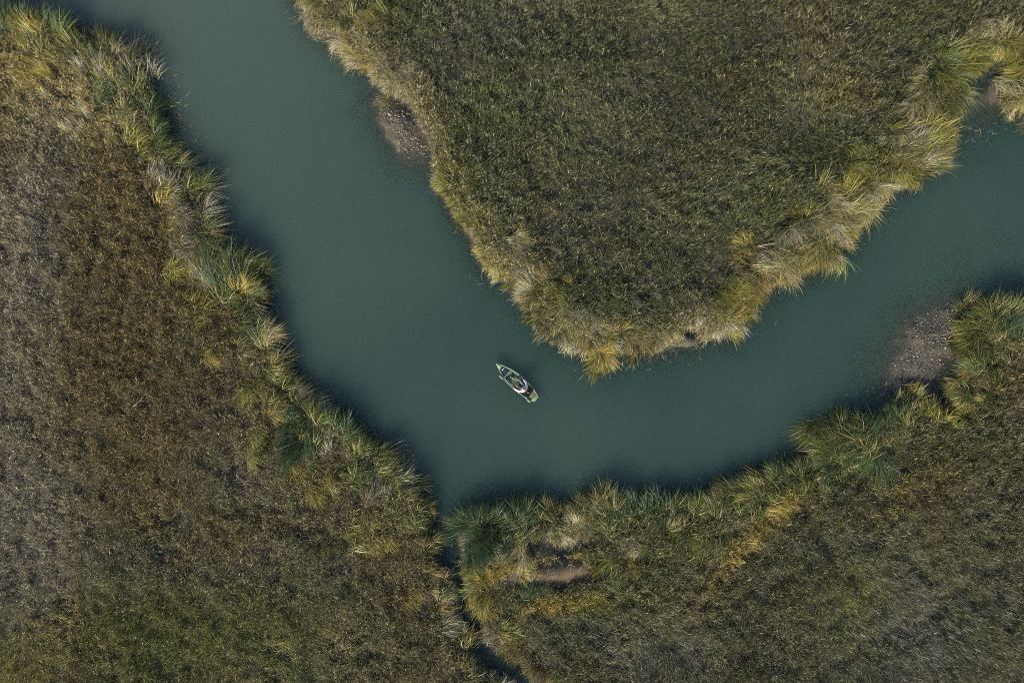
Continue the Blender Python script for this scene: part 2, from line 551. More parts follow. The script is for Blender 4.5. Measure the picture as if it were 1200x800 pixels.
# kinds and weights for each stretch of bank; where label ordinals are counted from
STRETCH = {
    ("L", "corner"): (dict(emerald=6, green=3, olive=2, grey=3), "right of the top-left corner", 0.6, 1.5),
    ("L", "point"): (dict(grey=5, olive=2, green=2, emerald=2), "below the left bank's upper point", 0.8, 1.5),
    ("L", "grey"): (dict(grey=5, olive=2, straw=1, green=2), "down the left bank's straight grey stretch", 0.6, 1.45),
    ("L", "bulge"): (dict(olive=2, grey=2, straw=2, green=3, emerald=3), "down the left bank's bulge", 0.5, 1.5),
    ("L", "long"): (dict(green=4, olive=3, grey=3, emerald=4), "below the left bank's bulge", 0.6, 1.45),
    ("L", "mouth"): (dict(emerald=3, olive=4, green=3, grey=1), "towards the creek mouth on left bank", 0.3, 1.25),
    ("L", "creek"): (dict(olive=3, grey=3, emerald=2, brown=2), "down the creek's left side", 0.3, 1.05),
    ("I", "notch"): (dict(straw=3, lime=3, green=2, gold=1), "down from the island's top-left end", 0.5, 1.4),
    ("I", "above"): (dict(straw=5, gold=2, lime=2), "above the island's shell patch", 0.55, 1.3),
    ("I", "shell"): (dict(straw=4, brown=1, grey=1), "beside the island's shell patch", 0.4, 0.8),
    ("I", "upper"): (dict(straw=4, gold=3, lime=2, olive=1), "below the island's shell patch", 0.55, 1.2),
    ("I", "lower"): (dict(straw=4, gold=3, lime=2, olive=1), "down the island's lower left edge", 0.55, 1.3),
    ("I", "tip"): (dict(straw=4, gold=2, lime=2, grey=1, brown=1), "around the island's bottom tip", 0.6, 1.3),
    ("I", "mat"): (dict(grey=3, straw=4, lime=1), "right of the island's tip", 0.7, 1.2),
    ("I", "east"): (dict(straw=6, lime=3, green=1, gold=2), "up the island's lower right edge", 0.6, 1.6),
    ("I", "upeast"): (dict(lime=3, straw=6, gold=1), "up the island's upper right edge", 0.6, 1.45),
    ("I", "inlet"): (dict(straw=3, lime=3, grey=3, green=2, olive=1), "around the top-right inlet", 0.6, 1.6),
    ("B", "creek"): (dict(olive=3, brown=3, lime=1, grey=3), "up the creek's right side", 0.3, 1.05),
    ("B", "mouth"): (dict(emerald=6, olive=2, green=2), "right of the creek mouth", 0.6, 1.5),
    ("B", "hollow"): (dict(olive=4, straw=2, emerald=2, green=2, grey=1), "above the bare brown hollow", 0.6, 1.35),
    ("B", "middle"): (dict(green=5, emerald=3, olive=3, lime=1), "along the lower bank's middle", 0.65, 1.35),
    ("B", "arch"): (dict(green=5, emerald=3, olive=1), "up to the muddy gully on lower bank", 0.6, 1.6),
    ("B", "gully"): (dict(lime=2, green=2, olive=3, gold=1), "around the muddy gully", 0.35, 1.1),
    ("B", "head"): (dict(green=5, emerald=2, olive=3, lime=2), "up the right-hand headland", 0.55, 1.5),
}
GROUPS = {"L": "reed tussocks along the left bank", "I": "reed tussocks round the island", "B": "reed tussocks along the lower bank"}


def walk(pl, step, r, start):
    pts = [np.array(P(*q)) for q in pl]
    s = start
    out = []
    acc = 0.0
    for a, b in zip(pts[:-1], pts[1:]):
        L = np.linalg.norm(b - a)
        while s < acc + L:
            t = (s - acc) / L
            q = a + (b - a) * t
            nrm = np.array([-(b - a)[1], (b - a)[0]]) / L
            out.append((q, nrm))
            s += step * r.uniform(0.8, 1.2)
        acc += L
    return out


def inward(side, q):
    e = 0.5
    dx = lookup(SD[side], np.array([q[0] + e]), np.array([q[1]]))[0] - lookup(SD[side], np.array([q[0] - e]), np.array([q[1]]))[0]
    dy = lookup(SD[side], np.array([q[0]]), np.array([q[1] + e]))[0] - lookup(SD[side], np.array([q[0]]), np.array([q[1] - e]))[0]
    v = np.array([dx, dy])
    return v / (np.linalg.norm(v) + 1e-9)


rr = np.random.default_rng(77)
for bank, secs, side in (("L", SEC_L, 0), ("I", SEC_I, 1), ("B", SEC_B, 2)):
    for sec, pl in secs:
        w, where, lean, hgt = STRETCH[(bank, sec)]
        ks = list(w)
        p = np.array([w[k] for k in ks], float)
        small = sec in ("creek", "gully", "shell")
        for row, (inset, step) in enumerate(((0.80, 1.30), (2.0, 1.7))):
            if small and row == 1:
                continue
            count = {}
            for q, _ in walk(pl, step, rr, 0.5 + 0.4 * row):
                if abs(q[0]) > 34.5 or abs(q[1]) > 23.4:
                    continue
                inn = inward(side, q)
                c = q + inn * (inset + (0.75 if sec in ('east', 'upeast') else 0.45 if sec == 'inlet' else 0.3 if sec in ('notch', 'above') else 0.35 if sec in ('tip', 'lower') else 0.3 if bank == 'L' and sec not in ('creek', 'mouth') else 0.35 if bank == 'B' and sec not in ('creek', 'gully') else 0) + (0.25 if sec == 'creek' else 0.9 if sec == 'shell' else 0.7 if sec == 'mat' else 0) + rr.normal(0, 0.2)) + rr.normal(0, 0.15, 2)
                if bare_mask(c[0], c[1]):
                    continue
                kind = ks[rr.choice(len(ks), p=p / p.sum())]
                count[kind] = count.get(kind, 0)
                num = ORD[min(count[kind], 14)]
                count[kind] += 1
                rown = "at water's edge" if row == 0 else "set back"
                lab = f"{num} {LOOK[kind]} tussock {where}, {rown}"
                oa = math.atan2(-inn[1], -inn[0])
                tussock(c[0], c[1], kind, lab, GROUPS[bank], oa + rr.normal(0, 0.25),
                        radius=rr.uniform(0.5, 0.8) * (1.2 if bank == 'I' else 1) * (0.65 if small else 1), height=hgt * rr.uniform(0.8, 1.15) * (0.85 if row else 1),
                        n=int((170 if small else 360 if bank == 'I' else 300) * rr.uniform(0.8, 1.2)), lean=lean * (1.0 if row == 0 else 0.6),
                        flat=(kind == "grey" and row == 0), fine=(bank == 'I' and sec not in ('east', 'upeast', 'inlet')))

# striking clumps one can point to: px, py, kind, size, height, lean azimuth (picture degrees, 0 = right, 90 = up), lean, label
SPECIAL = [
    (45, 52, "gold", .7, 1.5, 120, .4, "golden reed clump nearest the top-left corner"),
    (62, 86, "gold", .8, 1.3, 150, .4, "golden reed clump below the corner's dark green tussocks"),
    (104, 138, "straw", .9, 1.0, 170, .5, "straw coloured reed clump on the upper left field's edge"),
    (138, 102, "gold", .5, 1.3, 60, .4, "small golden reed clump behind the left bank's upper point"),
    (120, 112, "emerald", .9, 1.5, 30, .4, "dark green reed clump between straw and golden clumps, upper left"),
    (162, 172, "lime", .6, 1.2, 40, .5, "yellow-green reed clump inland of the upper grey reeds"),
    (200, 236, "gold", .6, 1.3, 10, .5, "golden reed clump behind the top of the straight grey bank"),
    (206, 264, "gold", .7, 1.3, 350, .5, "broad golden reed clump behind the middle of the straight grey bank"),
    (226, 304, "gold", .7, 1.4, 330, .5, "bright golden reed clump behind the foot of the straight grey bank"),
    (206, 326, "lime", .5, 1.2, 10, .4, "small yellow-green clump on the field edge beside the bulge"),
    (262, 326, "emerald", .9, 1.9, 40, .5, "deep green reed clump at the inner corner above the bulge"),
    (286, 322, "green", .6, 1.8, 70, .5, "bright green upright clump on top of the bulge by the water"),
    (292, 346, "gold", .6, 1.6, 60, .4, "bright golden clump near the water on the bulge"),
    (236, 366, "lime", .9, 1.4, 0, .6, "wide yellow-green clump on the inner side of the bulge"),
    (250, 412, "gold", .5, 1.1, 320, .5, "small golden clump inland below the bulge"),
    (302, 448, "lime", .8, 1.4, 310, .7, "bright yellow combed clump on the left bank, inland of dark tussocks"),
    (322, 478, "gold", .5, 1.2, 330, .6, "golden clump just below the bright yellow combed clump"),
    (302, 506, "lime", .7, 1.2, 330, .5, "yellow clump on the field edge, halfway down the left bank"),
    (352, 512, "emerald", .9, 1.9, 250, .3, "deep green fountain-like clump halfway down the left bank"),
    (345, 545, "gold", .6, 1.2, 300, .5, "golden clump below the deep green fountain-like clump"),
    (378, 560, "gold", .6, 1.2, 320, .5, "golden clump right of and below the green fountain clump"),
    (428, 604, "lime", .7, 1.3, 300, .6, "yellow-green clump in the strip inland of the creek mouth"),
    (440, 628, "gold", .5, 1.1, 300, .5, "small golden clump lowest in the strip inland of the creek mouth"),
    (482, 694, "gold", .4, .9, 0, .4, "small golden clump left of the narrow creek"),
    (520, 694, "straw", .5, 1.0, 0, .4, "pale straw tuft overhanging the narrow creek's left side"),
    (572, 622, "emerald", 1.3, 1.9, 250, .3, "large dark green drooping clump on the creek mouth's right corner"),
    (570, 670, "gold", .9, .9, 200, .4, "golden clump below the large dark green drooping clump"),
    (562, 704, "gold", .5, .9, 250, .4, "small golden tuft on the narrow creek's right side"),
    (592, 742, "lime", .5, .9, 0, .4, "yellow-green tuft beside the narrow creek near the bottom edge"),
    (616, 704, "gold", .7, .7, 270, .4, "left golden clump in the strip below the brown mound"),  # clumps of this strip carry the sunlit south edge in their leaf colour
    (650, 704, "gold", .8, .7, 270, .4, "middle golden clump in the strip below the brown mound"),
    (690, 698, "lime", .8, .8, 270, .4, "yellow clump right end of the strip below the brown mound"),
    (600, 640, "straw", .7, 1.3, 260, .5, "pale drooping clump left of the dark hollow"),
    (655, 622, "straw", .6, .8, 270, .5, "pale straw clump over the dark hollow's upper lip"),
    (682, 624, "straw", .5, .7, 270, .5, "small pale straw clump on the dark hollow's upper right lip"),
    (612, 664, "gold", .4, .7, 10, .8, "dry golden sheaf at the brown mound's left end"),
    (612, 692, "emerald", .6, 1.0, 300, .4, "dark green tussock under the brown mound's left end"),
    (662, 694, "emerald", .6, .8, 300, .6, "dark green tussock under the middle of the brown mound"),
    (708, 684, "emerald", .7, 1.0, 10, .5, "dark green tussock under the brown mound's right end"),
    (690, 644, "olive", .6, .9, 240, .4, "olive tussock at the dark hollow's right end"),
    (690, 660, "brown", .4, .6, 20, .9, "small brown flattened sheaf at the brown mound's right end"),
    (742, 632, "straw", .5, 1.2, 220, .6, "straw clump right of the dark hollow"),
    (722, 652, "lime", .7, 1.2, 260, .4, "yellow-green clump right of the brown mound"),
    (788, 612, "green", 1.0, 1.6, 250, .4, "leafy green clump on the lower bank's middle"),
    (832, 622, "lime", .8, 1.3, 260, .5, "yellow-green clump on the lower bank's field edge"),
    (872, 632, "gold", .6, .9, 300, .5, "golden clump at the lower end of the bright diagonal edge"),
    (894, 606, "gold", .6, .9, 300, .5, "golden clump midway up the bright diagonal edge"),
    (912, 584, "gold", .6, 1.0, 300, .5, "golden clump at the upper end of the bright diagonal edge"),
    (970, 588, "lime", .8, 1.1, 230, .5, "yellow clump below the arching green clump"),
    (1030, 552, "lime", .8, 1.0, 230, .5, "yellow-green clump on the field edge below the gully"),
    (975, 520, "green", 1.1, 2.4, 205, .8, "large arching green clump sweeping left over the lower bank"),
    (1000, 508, "green", 1.0, 2.3, 215, .8, "arching green clump behind the large sweeping one"),
    (1018, 524, "emerald", .9, 2.0, 260, .7, "dark green clump drooping right of the large arching clump"),
    (1082, 482, "gold", .8, 1.1, 20, .5, "golden clump beside the muddy gully"),
    (1132, 458, "gold", .8, 1.0, 200, .5, "golden clump on the headland right of the muddy gully"),
    (1152, 376, "green", 1.0, 1.5, 100, .4, "bright green bushy clump at the headland's top"),
    (1132, 410, "green", .9, 1.4, 180, .4, "green clump on the headland beside the shell shoal"),
    (435, 20, "green", .9, 1.2, 60, .4, "green clump behind the island's top-left straw reeds"),
    (418, 58, "straw", .9, 1.4, 230, .6, "large pale straw clump at the island's upper left edge"),
    (690, 396, "gold", .7, 1.2, 250, .5, "golden clump just above the island's bottom tip"),
    (750, 390, "lime", .8, 1.1, 240, .5, "yellow-green clump above the flattened grey mat"),
    (718, 366, "green", .9, 1.2, 260, .4, "green clump inland of the island's bottom tip"),
    (880, 300, "gold", .8, 1.2, 200, .6, "golden clump inland on the island's lower right side"),
    (940, 262, "lime", 1.0, 1.7, 50, .7, "long yellow combed clump on the island's right side"),
    (985, 246, "lime", .9, 1.8, 40, .7, "yellow-green combed clump above the island's right shore"),
    (1092, 100, "straw", .9, 1.2, 220, .5, "pale straw clump left of the top-right inlet"),
    (1060, 180, "straw", .9, 1.4, 230, .5, "pale straw clump on the island's upper right corner"),
    (1100, 58, "lime", .7, 1.2, 220, .5, "yellow-green clump above the pale straw clump by the inlet"),
    (1165, 50, "straw", .9, 1.2, 40, .6, "straw clump above the top-right inlet"),
    (1198, 112, "lime", .5, 1.3, 20, .5, "bright yellow-green clump right of the top-right inlet"),
]
for px, py, kind, rad, hgt, laz, lean, lab in SPECIAL:
    x, y = P(px, py)
    tussock(x, y, kind, lab, None, math.radians(laz), rad, hgt, int(330 * max(0.6, rad) ** 1.3 * 1.3), lean, name="reed_clump", cat="reed clump")

# ------------------------------------------------------------------ ground sheet
def ground():
    fx = np.concatenate([np.array([-420, -260, -160, -110, -80, -62, -52, -47]), gx, -np.array([-47, -52, -62, -80, -110, -160, -260, -420])])
    fy = np.concatenate([np.array([-420, -260, -160, -110, -80, -60, -46, -38]), gy, -np.array([-38, -46, -60, -80, -110, -160, -260, -420])])
    X, Y = np.meshgrid(fx, fy)
    d = np.max([sdf(p, X, Y) for p in POLYS], axis=0).reshape(X.shape)
    Z = ground_z(X, Y, d)
    nx, ny = len(fx), len(fy)
    V = np.stack([X, Y, Z], 2).reshape(-1, 3)
    i = (np.arange(ny - 1)[:, None] * nx + np.arange(nx - 1)[None, :]).ravel()
    F = np.stack([i, i + 1, i + 1 + nx, i + nx], 1)
    me = bpy.data.meshes.new("ground")
    me.vertices.add(len(V))
    me.vertices.foreach_set("co", V.astype(np.float32).ravel())
    me.loops.add(F.size)
    me.loops.foreach_set("vertex_index", F.astype(np.int32).ravel())
    me.polygons.add(len(F))
    me.polygons.foreach_set("loop_start", (np.arange(len(F)) * 4).astype(np.int32))
    me.polygons.foreach_set("use_smooth", np.ones(len(F), bool))
    me.update(calc_edges=True)
    dry = np.zeros(X.shape)
    for px, py, rx, ry, an in ((665, 668, 44, 15, -10), (640, 664, 30, 10, -10), (474, 152, 60, 30, 56), (800, 402, 70, 16, -14), (1088, 408, 80, 34, -55)):
        dry = np.maximum(dry, (0.0 if rx > 50 else 1.0) * np.exp(-blob(X, Y, px, py, rx, ry, an) ** 2))
    at_ = me.attributes.new("dryness", "FLOAT", "POINT")
    at_.data.foreach_set("value", dry.astype(np.float32).ravel())
    m, nt, out = new_mat("marsh_mud")
    b = N(nt, "ShaderNodeBsdfPrincipled", Roughness=0.75)
    g = N(nt, "ShaderNodeNewGeometry")
    n1 = N(nt, "ShaderNodeTexNoise", Scale=0.9, Detail=6.0, Roughness=0.65)
    n2 = N(nt, "ShaderNodeTexNoise", Scale=9.0, Detail=5.0, Roughness=0.7)
    r1 = N(nt, "ShaderNodeValToRGB")
    r1.color_ramp.elements[0].color = (0.040, 0.040, 0.033, 1)
    r1.color_ramp.elements[0].position = 0.3
    r1.color_ramp.elements[1].color = (0.098, 0.092, 0.072, 1)
    r1.color_ramp.elements[1].position = 0.72
    r2 = N(nt, "ShaderNodeValToRGB")
    r2.color_ramp.elements[0].color = (0.55, 0.55, 0.55, 1)
    r2.color_ramp.elements[1].color = (1.3, 1.25, 1.2, 1)
    mx = N(nt, "ShaderNodeMix", data_type="RGBA", blend_type="MULTIPLY")
    mx.inputs[0].default_value = 1.0
    bp = N(nt, "ShaderNodeBump", Strength=0.6, Distance=0.06)
    nt.links.new(g.outputs["Position"], n1.inputs["Vector"])
    nt.links.new(g.outputs["Position"], n2.inputs["Vector"])
    nt.links.new(n1.outputs["Fac"], r1.inputs["Fac"])
    nt.links.new(n2.outputs["Fac"], r2.inputs["Fac"])
    nt.links.new(r1.outputs["Color"], mx.inputs[6])
    nt.links.new(r2.outputs["Color"], mx.inputs[7])
    at = N(nt, "ShaderNodeAttribute", attribute_name="dryness")
    md = N(nt, "ShaderNodeMix", data_type="RGBA", blend_type="MULTIPLY")
    md.inputs[7].default_value = (1.3, 0.98, 0.7, 1)
    nt.links.new(at.outputs["Fac"], md.inputs[0])
    nt.links.new(mx.outputs[2], md.inputs[6])
    nt.links.new(md.outputs[2], b.inputs["Base Color"])
    nt.links.new(n2.outputs["Fac"], bp.inputs["Height"])
    nt.links.new(bp.outputs[0], b.inputs["Normal"])
    nt.links.new(b.outputs[0], out.inputs[0])
    me.materials.append(m)
    o = link(bpy.data.objects.new("ground", me))
    tag(o, "dark brown marsh mud under the grass and reeds", "ground", None, "structure")


ground()

# ------------------------------------------------------------------ water
def water():
    ds = 0.3
    fx = np.concatenate([np.array([-420, -200, -100, -60]), np.arange(-43.5, 43.6, ds), np.array([60, 100, 200, 420])])
    fy = np.concatenate([np.array([-420, -200, -100, -60]), np.arange(-32.4, 32.5, ds), np.array([60, 100, 200, 420])])
    X, Y = np.meshgrid(fx, fy)
    nx, ny = len(fx), len(fy)
    V = np.stack([X, Y, np.zeros_like(X)], 2).reshape(-1, 3)
    i = (np.arange(ny - 1)[:, None] * nx + np.arange(nx - 1)[None, :]).ravel()
    F = np.stack([i, i + 1, i + 1 + nx, i + nx], 1)
    me = bpy.data.meshes.new("water")
    me.vertices.add(len(V))
    me.vertices.foreach_set("co", V.astype(np.float32).ravel())
    me.loops.add(F.size)
    me.loops.foreach_set("vertex_index", F.astype(np.int32).ravel())
    me.polygons.add(len(F))
    me.polygons.foreach_set("loop_start", (np.arange(len(F)) * 4).astype(np.int32))
    me.update(calc_edges=True)
    depth = np.clip(-lookup(ZG, X.ravel(), Y.ravel()), 0, 5)
    clear = np.exp(-depth / 0.24) * 0.92
    a = me.attributes.new("clarity", "FLOAT", "POINT")
    a.data.foreach_set("value", clear.astype(np.float32))
    m, nt, out = new_mat("turbid_water")
    b = N(nt, "ShaderNodeBsdfPrincipled", Roughness=0.08, IOR=1.333)
    b.subsurface_method = "BURLEY"
    b.inputs["Subsurface Weight"].default_value = 1.0
    b.inputs["Subsurface Radius"].default_value = (1.0, 1.0, 1.0)
    b.inputs["Subsurface Scale"].default_value = 5.0
    tr = N(nt, "ShaderNodeBsdfTransparent")
    at = N(nt, "ShaderNodeAttribute", attribute_name="clarity")
    mixs = N(nt, "ShaderNodeMixShader")
    g = N(nt, "ShaderNodeNewGeometry")
    # drifting silt: broad soft clouds of greyer water
    n1 = N(nt, "ShaderNodeTexNoise", Scale=0.055, Detail=3.0, Roughness=0.5, Distortion=0.6)
    r1 = N(nt, "ShaderNodeValToRGB")
    r1.color_ramp.elements[0].color = WATER_A
    r1.color_ramp.elements[0].position = 0.36
    r1.color_ramp.elements[1].color = WATER_B
    r1.color_ramp.elements[1].position = 0.66
    n2 = N(nt, "ShaderNodeTexNoise", Scale=2.2, Detail=3.0)
    n3 = N(nt, "ShaderNodeTexNoise", Scale=0.35, Detail=2.0)
    ad = N(nt, "ShaderNodeMath", operation="MULTIPLY")
    bp = N(nt, "ShaderNodeBump", Strength=0.25, Distance=0.05)
    nt.links.new(g.outputs["Position"], n1.inputs["Vector"])
    nt.links.new(g.outputs["Position"], n2.inputs["Vector"])
    nt.links.new(g.outputs["Position"], n3.inputs["Vector"])
    nt.links.new(n1.outputs["Fac"], r1.inputs["Fac"])
    nt.links.new(n2.outputs["Fac"], ad.inputs[0])
    nt.links.new(n3.outputs["Fac"], ad.inputs[1])
    nt.links.new(ad.outputs[0], bp.inputs["Height"])
    nt.links.new(bp.outputs[0], b.inputs["Normal"])
    # the upstream reach (top left) carries more silt
    mp = N(nt, "ShaderNodeVectorMath", operation="DOT_PRODUCT")
    mp.inputs[1].default_value = (-0.6, 0.8, 0.0)
    mr = N(nt, "ShaderNodeMapRange")
    mr.inputs[1].default_value = 2.0
    mr.inputs[2].default_value = 30.0
    mm = N(nt, "ShaderNodeMix", data_type="RGBA")
    mm.inputs[7].default_value = (0.054, 0.081, 0.074, 1)
    nt.links.new(g.outputs["Position"], mp.inputs[0])
    nt.links.new(mp.outputs["Value"], mr.inputs[0])
    nt.links.new(mr.outputs[0], mm.inputs[0])
    nt.links.new(r1.outputs["Color"], mm.inputs[6])
    nt.links.new(mm.outputs[2], b.inputs["Base Color"])
    nt.links.new(at.outputs["Fac"], mixs.inputs["Fac"])
    nt.links.new(b.outputs[0], mixs.inputs[1])
    nt.links.new(tr.outputs[0], mixs.inputs[2])
    nt.links.new(mixs.outputs[0], out.inputs[0])
    me.materials.append(m)
    o = link(bpy.data.objects.new("water", me))
    tag(o, "calm murky teal river water between the banks", "water", None, "structure")


WATER_A = (0.0235, 0.049, 0.045, 1)
WATER_B = (0.034, 0.0635, 0.057, 1)
water()


# ------------------------------------------------------------------ shells on the mud shoals
def shells(px, py, rx, ry, ang, n, label, seed, cols):
    r = np.random.default_rng(seed)
    cx, cy = P(px, py)
    a = math.radians(-ang)
    pts = []
    while len(pts) < n:
        u, v = r.normal(0, 0.55, 2)
        if u * u + v * v > 1.2:
            continue
        x = cx + (u * rx * math.cos(a) - v * ry * math.sin(a)) * S
        y = cy + (u * rx * math.sin(a) + v * ry * math.cos(a)) * S
        z = float(lookup(ZG, np.array([x]), np.array([y]))[0])
        if z < -0.11:
            continue
        pts.append((x, y, z))
    verts, faces, tint = [], [], []
    for x, y, z in pts:
        s = r.uniform(0.014, 0.042)
        el = r.uniform(1.2, 2.2)
        az = r.uniform(0, 6.28)
        tilt = Matrix.Rotation(az, 3, "Z") @ Matrix.Rotation(r.normal(0, 0.6), 3, "X") @ Matrix.Rotation(r.normal(0, 0.6), 3, "Y")
        b = len(verts)
        k = 7
        c = np.array(cols[r.integers(len(cols))]) * r.uniform(0.6, 1.15)
        for j in range(k):
            t = 2 * math.pi * j / k
            q = tilt @ Vector((math.cos(t) * s * el * r.uniform(.8, 1.1), math.sin(t) * s * r.uniform(.8, 1.1), 0))
            verts.append((x + q.x, y + q.y, z + 0.03 + q.z))
        q = tilt @ Vector((0.1 * s, 0, s * 0.45))
        verts.append((x + q.x, y + q.y, z + 0.03 + q.z))
        q = tilt @ Vector((0, 0, -s * 0.25))
        verts.append((x + q.x, y + q.y, z + 0.03 + q.z))
        for j in range(k):
            faces.append((b + j, b + (j + 1) % k, b + k))
            faces.append((b + (j + 1) % k, b + j, b + k + 1))
        tint += [c] * (k + 2)
    me = bpy.data.meshes.new("shell_bed")
    me.from_pydata(verts, [], faces)
    ca = me.color_attributes.new("tint", "FLOAT_COLOR", "POINT")
    arr = np.ones((len(verts), 4), np.float32)
    arr[:, :3] = np.array(tint)
    ca.data.foreach_set("color", arr.ravel())
    m, nt, out = new_mat("shell")
    at = N(nt, "ShaderNodeAttribute", attribute_name="tint")
    bs = N(nt, "ShaderNodeBsdfPrincipled", Roughness=0.55)
    nt.links.new(at.outputs["Color"], bs.inputs["Base Color"])
    nt.links.new(bs.outputs[0], out.inputs[0])
    me.materials.append(m)
    o = link(bpy.data.objects.new("shell_bed", me))
    tag(o, label, "shell bed", "shell beds on the mud shoals", "stuff")


shells(476, 154, 66, 28, 56, 900, "pale oyster shells strewn on mud at the island's upper left edge", 31,
       [(.5, .46, .36), (.34, .31, .25), (.2, .18, .14), (.12, .105, .085), (.1, .09, .07), (.15, .13, .1)])
shells(1086, 405, 88, 40, -55, 1500, "dark grey oyster shells on the shoal beside the right-hand headland", 32,
       [(.22, .21, .19), (.15, .145, .13), (.10, .095, .08), (.07, .065, .055), (.30, .29, .26), (.06, .06, .05)])

# ------------------------------------------------------------------ reed litter afloat at the banks
def litter():
    r = np.random.default_rng(99)
    n = 110000
    x = r.uniform(-34, 34, n)
    y = r.uniform(-23.5, 23.5, n)
    d = lookup(SDALL, x, y)
    p = np.exp(-np.abs(d + 0.1) / 0.35) * (fbm(x, y, 2.2, 140, 2) > 0.52) * 0.5
    p += np.where(d < 0, np.exp(-blob(x, y, 205, 130, 16, 40, -20)) + 0.6 * np.exp(-blob(x, y, 1130, 150, 30, 14, 0)) + np.exp(-blob(x, y, 362, 22, 16, 14, 0)), 0) * 0.6
    p += 1.0 * np.exp(-blob(x, y, 655, 664, 66, 22, -9))
    p += np.where(d < 0.9, np.exp(-blob(x, y, 805, 400, 62, 12, -14)), 0) * 1.0
    k = ((d < 0.9) | (blob(x, y, 655, 664, 70, 26, -9) < 1)) & (r.random(n) < p)
    x, y = x[k], y[k]
    n = len(x)
    z = np.maximum(lookup(ZG, x, y), 0.0) + 0.015
    V = blade_arrays(np.stack([x, y, z], 1), r.uniform(0, 6.28, n), np.full(n, 1.52), r.normal(0, 0.03, n), r.uniform(0.08, 0.55, n), r.uniform(0.010, 0.026, n), 3)
    V[:, :, 2] = np.maximum(V[:, :, 2], 0.008)
    tint = pick_tint(dict(grey=.45, straw=.1, brown=.35, ash=.2), n, r)
    o = link(bpy.data.objects.new("reed_litter", blade_mesh("reed_litter", V, tint, M_DRY)))
    tag(o, "broken dead reed stems afloat along the edges of the river", "reed litter", None, "stuff")
    return n


print("litter", litter())

# ------------------------------------------------------------------ dead branches
M_WOOD = plain("bleached_wood", (0.42, 0.36, 0.29), 0.8, 0.2, 20)


def tube(bm, pts, radii, seg=7):
    rings = []
    for i, p in enumerate(pts):
        p = Vector(p)
        a = Vector(pts[max(0, i - 1)])
        b = Vector(pts[min(len(pts) - 1, i + 1)])
        t = (b - a).normalized()
        u = t.orthogonal().normalized()
        v = t.cross(u)
        rings.append([bm.verts.new(p + (u * math.cos(2 * math.pi * j / seg) + v * math.sin(2 * math.pi * j / seg)) * radii[i]) for j in range(seg)])
    for r0, r1 in zip(rings[:-1], rings[1:]):
        for j in range(seg):
            bm.faces.new((r0[j], r0[(j + 1) % seg], r1[(j + 1) % seg], r1[j]))
    bm.faces.new(rings[0][::-1])
    bm.faces.new(rings[-1])


def bm_obj(name, bm, mat, parent=None, smooth=True, bevel=0.0):
    bmesh.ops.recalc_face_normals(bm, faces=bm.faces)
    me = bpy.data.meshes.new(name)
    bm.to_mesh(me)
    bm.free()
    for p in me.polygons:
        p.use_smooth = smooth
    me.materials.append(mat)
    o = link(bpy.data.objects.new(name, me), parent)
    if bevel:
        b = o.modifiers.new("bevel", "BEVEL")
        b.width = bevel
        b.segments = 2
    return o


def branch(a, b, z0, z1, rad, label, forks):
    ax, ay = P(*a)
    bx, by = P(*b)
    r = random.Random(int(ax * 100))
    t = empty("dead_branch", (ax, ay, z0))
    tag(t, label, "branch")
    bm = bmesh.new()
    n = 6
    pts = []
    for i in range(n):
        f = i / (n - 1)
        pts.append(((bx - ax) * f + r.uniform(-.05, .05), (by - ay) * f + r.uniform(-.05, .05), (z1 - z0) * f + r.uniform(-.03, .03)))
    tube(bm, pts, [rad * (1 - 0.7 * i / (n - 1)) for i in range(n)])
    bm_obj("stem", bm, M_WOOD, t)
    for k in range(forks):
        bm = bmesh.new()
        p = Vector(pts[2 + k % 3])
        d = (Vector(pts[-1]) - Vector(pts[0])).normalized()
        d = Matrix.Rotation(r.uniform(.4, .8) * (1 if k % 2 else -1), 3, "Z") @ d
        tube(bm, [p, p + d * 0.22, p + d * 0.4 + Vector((0, 0, .08))], [rad * .5, rad * .35, rad * .12])
        bm_obj("twig", bm, M_WOOD, t)


branch((166, 474), (183, 458), 0.95, 1.05, 0.026, "pale bleached branch lying on the brown grass of the left field", 1)
branch((401, 44), (387, 59), 0.55, 0.15, 0.04, "pale stick poking out over water from the island's straw reeds", 1)
branch((176, 510), (182, 502), 0.95, 1.02, 0.016, "short pale twig on the left field below the bleached branch", 0)

# ------------------------------------------------------------------ the kayak
KA = math.atan2(467.5 - 425.0, -(628.3 - 581.0))          # heading in the world: bow to the upper left
KL = 63.0 * S
sx, sy = P(628.6, 467.6)
kay = empty("kayak", (sx, sy, 0.0), KA)
tag(kay, "pale green fishing kayak loaded with gear, adrift mid river", "kayak")
M_HULL = plain("sage_plastic", (0.175, 0.29, 0.175), 0.42, 0.10, 6)
M_DECK = plain("deck_pad", (0.12, 0.18, 0.13), 0.7, 0.2, 14)
M_NAVY = plain("navy_hatch", (0.012, 0.018, 0.035), 0.5, 0.1, 10)
M_BLACK = plain("black_plastic", (0.02, 0.02, 0.026), 0.5, 0.15, 15)
M_OLIVE = plain("olive_canvas", (0.17, 0.17, 0.085), 0.8, 0.2, 22)
M_WHITE = plain("white_cloth", (0.86, 0.86, 0.86), 0.7, 0.02, 9)
M_RED = plain("red_strap", (0.25, 0.05, 0.03), 0.6, 0.1, 20)
M_GREY = plain("grey_metal", (0.35, 0.37, 0.37), 0.35, 0.1, 20, 0.3)
M_SKIN = plain("skin", (0.50, 0.31, 0.23), 0.55, 0.05, 12)
M_TROUS = plain("mottled_trousers", (0.22, 0.24, 0.20), 0.8, 0.3, 30, c2=(0.03, 0.035, 0.04))
M_CAP = plain("mottled_cap", (0.33, 0.30, 0.33), 0.8, 0.3, 28, c2=(0.05, 0.045, 0.06))
M_HAIR = plain("dark_hair", (0.03, 0.022, 0.018), 0.6, 0.2, 40)

